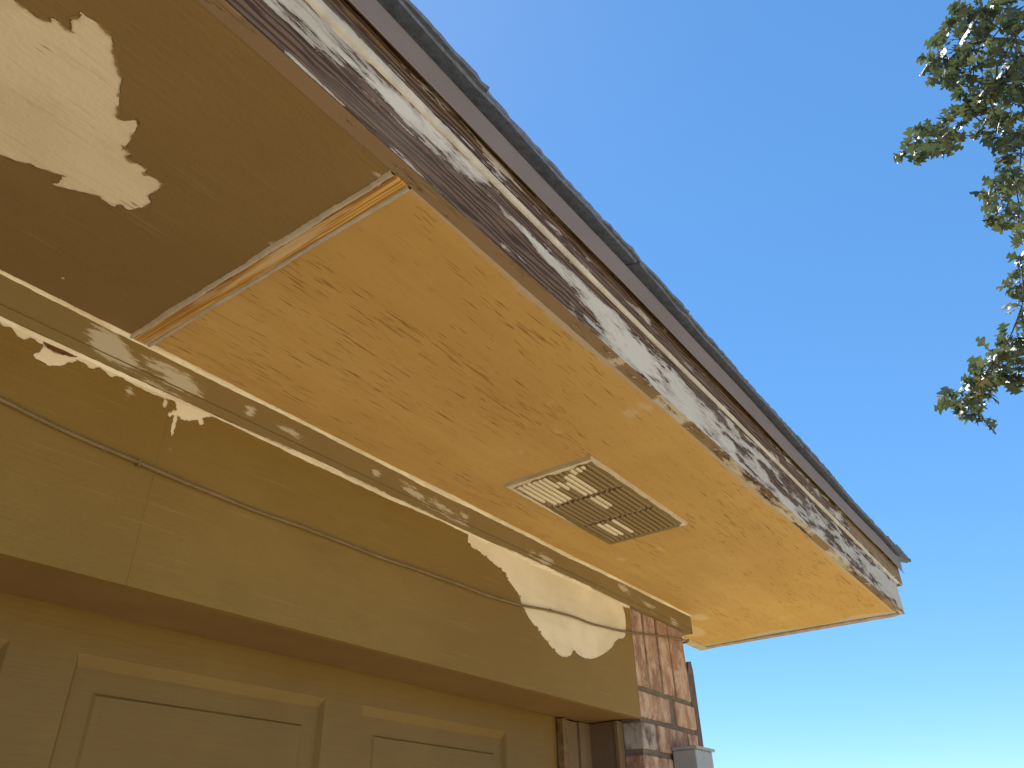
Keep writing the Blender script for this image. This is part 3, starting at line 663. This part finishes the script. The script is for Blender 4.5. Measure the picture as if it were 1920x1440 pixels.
# --- curled flakes of old paint along the lower edge of the fascia
def flake(x, y, z, s, seed):
    r = random.Random(seed); vs = []; fs = []; n = 7; m = 3
    for i in range(n):
        for j in range(m):
            u = i/(n-1)-.5; v = j/(m-1)
            vs.append((x+u*s*2.6+r.uniform(-.1,.1)*s, y-.002-v*s*.35+r.uniform(-.06,.06)*s, z+.001-.45*s*v*(1-abs(u)*1.3)-(.1+.25*math.sin(i*2+seed))*s*v*v))
    for i in range(n-1):
        for j in range(m-1): a = i*m+j; fs.append((a, a+m, a+m+1, a+1))
    o = mesh_obj('paint_flake', vs, fs, MAT['flake'], fascia)
    return o
for k, (x, s) in enumerate(((.93,.010),(1.02,.012),(1.06,.015),(1.13,.011),(1.17,.014),(1.26,.016),(1.30,.012),(1.36,.010),(1.55,.012),(1.83,.010),(2.2,.012),(2.62,.012),(2.80,.012))):
    flake(x, .472+.006*math.sin(k*2.2), ZS-.001, s, k)

# --- louvred vent in the plywood
VX0, VX1, VY0, VY1 = 1.243, 1.692, .688, .900
vent = part(empty('soffit_vent', ((VX0+VX1)/2, (VY0+VY1)/2, ZS)))
VI = Matrix.Translation((-(VX0+VX1)/2, -(VY0+VY1)/2, -ZS))
def V(o): o.parent = vent; o.matrix_parent_inverse = VI; return o
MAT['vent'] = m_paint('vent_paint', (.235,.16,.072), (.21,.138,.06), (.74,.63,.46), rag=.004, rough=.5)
MAT['ventdark'] = m_plain('vent_shade_sheet', (.05,.035,.02))  # dark colour stands for the shade inside the vent
def f_rim(P):
    x, y = P[...,0], P[...,1]
    w = np.maximum(-.5, .012+.004*np.sin(y*60)+.003*np.sin(y*170+1)-(x-VX0)) ; w = np.where(y > .87, np.maximum(w, .009-(VY1-y)-.05*np.clip(x-1.37,0,1)), w)
    w = np.maximum(w, .0035-(y-VY0)+.001*np.sin(x*70)); w = np.maximum(w, .016-np.hypot(x-VX1, y-VY0))
    return dict(wear=w, smear=np.full(x.shape,-1.), bare=np.full(x.shape,-1.))
g = Grid(); zr = ZS-.0066; FL = .015; IX0, IX1, IY0, IY1 = VX0+FL, VX1-FL, VY0+FL*.8, VY1-FL*.8
for (xa, xb, ya, yb) in ((VX0,IX0,VY0,VY1),(IX1,VX1,VY0,VY1),(IX0,IX1,VY0,IY0),(IX0,IX1,IY1,VY1)):
    g.grid((xa,yb,zr),(xb-xa,0,0),(0,ya-yb,0),max(4,int((xb-xa)/.003)),max(4,int((yb-ya)/.003)),0,f_rim)
e = .004
for a, b in (((VX0,VY0),(VX1,VY0)),((VX1,VY0),(VX1,VY1)),((VX1,VY1),(VX0,VY1)),((VX0,VY1),(VX0,VY0))):
    cx, cy = (VX0+VX1)/2, (VY0+VY1)/2
    ox = lambda p: (p[0]+math.copysign(e, p[0]-cx), p[1]+math.copysign(e, p[1]-cy), ZS+.0005)
    g.quad((*a,zr), (*b,zr), ox(b), ox(a), 1 if (a[0] == b[0] == VX0 or a[1] == b[1] == VY0) else 0)
for a, b in (((IX0,IY0),(IX1,IY0)),((IX1,IY0),(IX1,IY1)),((IX1,IY1),(IX0,IY1)),((IX0,IY1),(IX0,IY0))):
    g.quad((*b,zr), (*a,zr), (*a,ZS-.0008), (*b,ZS-.0008))
V(g.build('vent_frame', [MAT['vent'], MAT['filler']]))
V(boxes('vent_shade_sheet', [(IX0-.002,IX1+.002,IY0-.002,IY1+.002,ZS-.0014,ZS-.0004)], MAT['ventdark']))  # thin dark sheet painted as the shade seen between the slats
secw = (IX1-IX0-2*.012)/3; ns = 14; pt = (IY1-IY0)/ns
for s in (1, 2): V(boxes('vent_bar', [(IX0+s*secw+(s-1)*.012, IX0+s*(secw+.012), IY0, IY1, zr+.001, ZS-.0018)], MAT['vent']))
CR = {0:{13:(0,.8),12:(0,1.),11:(0,1.),10:(0,1.),9:(0,.97),8:(.0,.45),7:(.25,.62),6:(.35,1.),5:(.16,1.),4:(.12,1.),3:(0,.2),2:(0,.16),1:(0,.12)},
      1:{6:(.02,.62),5:(.05,.55)}, 2:{11:(.05,.75),10:(.12,.80),8:(.05,.80)}}
for s in range(3):
    xa = IX0+s*(secw+.012); 
    for i in range(ns):
        yc = IY0+(i+.5)*pt; a, b = CR[s].get(i, (2, 2))
        def f_s(P, a=a, b=b, xa=xa, i=i):
            t = (P[...,0]-xa)/secw; yy = (P[...,1]-yc)
            w = np.minimum(t-a, b-t)*secw + .003*np.sin(yy*900+i*2)
            return dict(wear=w, smear=np.full(t.shape,-1.), bare=np.full(t.shape,-1.))
        g = Grid()
        g.grid((xa-.0005, yc+pt*.36, ZS-.0073),(secw+.001,0,0),(0,-pt*.40,-.0008),30,2,0,f_s); g.grid((xa-.0005, yc-pt*.04, ZS-.0081),(secw+.001,0,0),(0,-pt*.28,.0034),30,2,0,f_s)
        g.quad((xa+.001,yc+pt*.36,ZS-.0073),(xa+secw-.001,yc+pt*.36,ZS-.0073),(xa+secw-.001,yc+pt*.36,ZS-.0030),(xa+.001,yc+pt*.36,ZS-.0030))
        V(g.build('slat', MAT['vent']))

# ---------------------------------------------------------------- cable and box
cb = [(-3.2, 1.036, 2.30)] + [(-2.4+.2*i, 1.036, 2.335-.004*abs(i-6)) for i in range(13)] + [(x, 1.036 if x < 1.9 else 1.0395, z) for x, z in CABLE] + [(2.424,1.039,2.394),(2.436,1.05,2.392),(2.434,1.10,2.388)]
pts = smooth_path(cb, 10)
cab = tube('cable', [(p.x, p.y+.0008*math.sin(p.x*19), p.z+.0007*math.sin(p.x*13)+.0004*math.sin(p.x*41)) for p in pts], .0031, MAT['cable'])
tag(cab, 'thin brown painted cable sagging across the header above the garage door', 'cable')
vs, fs = [], []
cl = boxes('clip', [(.512,.516,1.0322,1.0415,2.284,2.2945)], MAT['cable'], cab, .001)
boxes('clip', [(1.603,1.6055,1.0322,1.0415,2.3075,2.3150)], MAT['cable'], cab, .001)
bx = empty('electrical_box', (2.28,1.01,1.82))
tag(bx, 'small grey metal box with an overhanging lid fixed to the brick pier', 'metal box')
b1 = boxes('box_body', [(2.222,2.337,.976,1.046,1.80,2.050)], MAT['metal'], bevel=.003)
b2 = boxes('lid', [(2.217,2.344,.969,1.046,2.0505,2.058)], MAT['metal'], bevel=.002)
for b in (b1, b2): b.parent = bx; b.matrix_parent_inverse = Matrix.Translation((-2.28,-1.01,-1.82))

# ---------------------------------------------------------------- oak tree
tree = empty('oak_tree', (8.6,-2.4,0)); TI = Matrix.Translation((-8.6,2.4,0))
tag(tree, 'oak tree with glossy lobed leaves reaching towards the eave', 'tree')
def T(o, p=None): o.parent = p or tree; o.matrix_parent_inverse = TI if p is None else Matrix.Identity(4); return o
TV, TF = [], []
def limb(pts, r0, r1, k=6, n=7):
    P = smooth_path(pts, k); v, f = tube(None, P, [r0+(r1-r0)*i/(len(P)-1) for i in range(len(P))], None, None, n)
    b = len(TV); TV.extend(v); TF.extend([tuple(i+b for i in q) for q in f])
limb([(8.6,-2.4,-.1),(8.55,-2.35,1.2),(8.65,-2.3,2.6),(8.5,-2.2,4.0),(8.2,-2.1,5.6),(8.0,-2.1,7.4)], .22, .07, 6, 12)
limb([(8.55,-2.25,3.4),(7.4,-1.6,4.3),(6.5,-.95,4.8),(5.75,-.35,4.75)], .085, .02)
limb([(8.4,-2.2,4.4),(7.0,-1.6,5.4),(5.9,-1.2,5.75),(5.1,-.85,5.65)], .085, .02)
limb([(8.2,-2.1,5.6),(6.8,-1.8,6.3),(5.3,-1.25,6.3),(4.55,-.92,6.15)], .08, .018)
limb([(5.3,-1.25,6.3),(4.8,-1.05,6.45),(4.42,-.80,6.33)], .03, .010)
hubs = [Vector(p) for p in ((5.75,-.35,4.75),(5.1,-.85,5.65),(4.55,-.92,6.15),(4.42,-.80,6.33),(5.65,-.32,4.76),(5.25,-.6,5.4),(4.85,-.8,5.88))]
paths = [((4.55,-.92,6.15),(4.55,-.75,6.05),(4.70,-.55,6.05),(4.80,-.38,6.05),(4.83,-.13,6.08)), ((5.75,-.35,4.75),(5.6,-.15,4.66),(5.66,.02,4.52),(5.8,.13,4.52),(5.78,.20,4.5)), ((5.1,-.85,5.65),(5.1,-.62,5.62),(5.2,-.52,5.52)), ((4.42,-.8,6.33),(4.45,-.65,6.4),(4.3,-.52,6.2)), ((5.1,-.85,5.65),(5.3,-.6,5.3),(5.45,-.47,5.12))]
nodes = list(hubs)
for p in paths: limb(p, .014, .004, 6, 6); nodes += smooth_path(p, 4)
def leaf_mesh(L, seed):
    """lobed oak leaf: wide towards the tip, folded along the midrib"""
    r = random.Random(seed)
    half = [(0,.012),(.12,.025),(.24,.09),(.33,.24),(.40,.28),(.44,.13),(.50,.09),(.58,.22),(.69,.44),(.76,.42),(.79,.20),(.84,.14),(.93,.24),(.98,.22),(1.0,.05)]
    vs = []; fs = []; n = len(half); fold = r.uniform(.12,.5); curl = r.uniform(-.25,.35); sk = r.uniform(-.08,.08)
    def pz(t, w): return fold*abs(w)*.8 + curl*(t-.3)**2*.9 + .05*math.sin(t*9+seed)*abs(w)*3
    for t, w in half: vs.append((t*L, sk*math.sin(t*3)*L, pz(t, 0)*L))
    for sgn in (1, -1):
        for t, w in half:
            w2 = w*r.uniform(.8,1.15)*sgn; t2 = t+r.uniform(-.02,.02); vs.append((t2*L, (w2+sk*math.sin(t*3))*L, pz(t2, w2)*L))
    for i in range(n-1):
        fs.append((i, i+1, n+i+1, n+i)); fs.append((i+1, i, 2*n+i, 2*n+i+1))
    return vs, fs
lms = []
for k in range(7):
    v, f = leaf_mesh(.118, k); me = bpy.data.meshes.new('leaf'); me.from_pydata(v, [], f); me.update(); me.materials.append(MAT['leaf']); lms.append((me, np.array(v), f))
FV, FF, FT = [], [], []
leaf_list = []
def add_leaf(pos, d, roll, sc):
    x = d.normalized(); y = x.cross(Vector((0,0,1)))
    if y.length < .05: y = Vector((0,1,0))
    y.normalize(); z = x.cross(y); y, z = y*math.cos(roll)+z*math.sin(roll), z*math.cos(roll)-y*math.sin(roll)
    m = Matrix((x, y, z)).transposed().to_4x4() @ Matrix.Scale(sc, 4); m.translation = pos
    leaf_list.append((m, random.randrange(7)))
def cluster(c, r, n, tw=True):
    c = Vector(c)
    if tw:
        h = min(nodes, key=lambda q: (q-c).length)
        if (h-c).length > .03: limb([h, (h+c)/2+Vector((0,0,-.03)), c], .0055, .003, 4, 5)
        nodes.append(c)
    k = max(1, n//5)
    for j in range(k):                                     # little rosettes of leaves at twig tips
        d = Vector((random.gauss(0,1), random.gauss(0,1), random.gauss(0,1)*.9)).normalized()
        tip = c + d*r*random.uniform(.35,.95)
        if tw: limb([c, (c+tip)/2+Vector((0,0,.01)), tip], .0032, .0018, 2, 4)
        for q in range(5):
            e = (d*.8 + Vector((random.gauss(0,.75), random.gauss(0,.75), random.gauss(0,.6)-.15))).normalized()
            add_leaf(tip+Vector((random.gauss(0,.012), random.gauss(0,.012), random.gauss(0,.012))), e, random.uniform(-1.3,1.3), random.uniform(.60,1.08))
random.seed(21)
for (x, y, z, r) in CLUSTERS: cluster((x,y,z), r*.88, int(7+r*215))
n_near = len(leaf_list)
rr = random.Random(5)
for k in range(150):                                       # the rest of the crown, beyond the frame
    a = rr.uniform(0, 6.28); q = rr.uniform(.5,1.0)
    p = Vector((8.2+2.4*q*math.cos(a), -3.0+2.1*q*math.sin(a), 6.3+rr.uniform(-1.9,2.3)))
    # keep clear of the part of the sky the photograph shows empty
    d = p-Vector((0,0,1.77)); f_ = d.dot(_f)
    if f_ > 0 and d.dot(_r)/f_*1455.5+960 < 1990: continue
    cluster(p, .34, 35, False)
for A_, B_ in (((8.5,-2.25,3.4),(5.75,-.35,4.75)),((8.4,-2.2,4.4),(5.1,-.85,5.65)),((8.2,-2.1,5.6),(4.55,-.92,6.15)),((8.0,-2.1,7.2),(4.9,-1.2,6.5))):
    for k in range(26):                                    # leaves along the limbs outside the frame
        p = Vector(A_).lerp(Vector(B_), rr.uniform(.1,1.)) + Vector((rr.gauss(0,.22), rr.gauss(0,.22), rr.gauss(.08,.2)))
        d = p-Vector((0,0,1.77)); f_ = d.dot(_f)
        if f_ > 0 and d.dot(_r)/f_*1455.5+960 < 1975: continue
        cluster(p, .20, 25, False)
order = list(range(n_near)); random.shuffle(order); single = set(order[:300])
leaves = []
for i, (m, k) in enumerate(leaf_list):
    if i in single: leaves.append((m, k)); continue
    me, v, f = lms[k]; b = len(FV); mm = np.array(m)
    P = v @ mm[:3,:3].T + mm[:3,3]; FV.extend(map(tuple, P)); FF.extend([tuple(j+b for j in q) for q in f]); FT.extend([random.random()]*len(v))
crown = T(tag(mesh_obj('crown', FV, FF, MAT['leaf'], None, True, dict(tone=FT)), kind='stuff'))
T(mesh_obj('trunk', TV, TF, MAT['bark'], None, True))
for m, k in leaves:
    o = bpy.data.objects.new('leaf', lms[k][0]); link(o, crown); o.matrix_parent_inverse = Matrix.Identity(4); o.matrix_basis = m
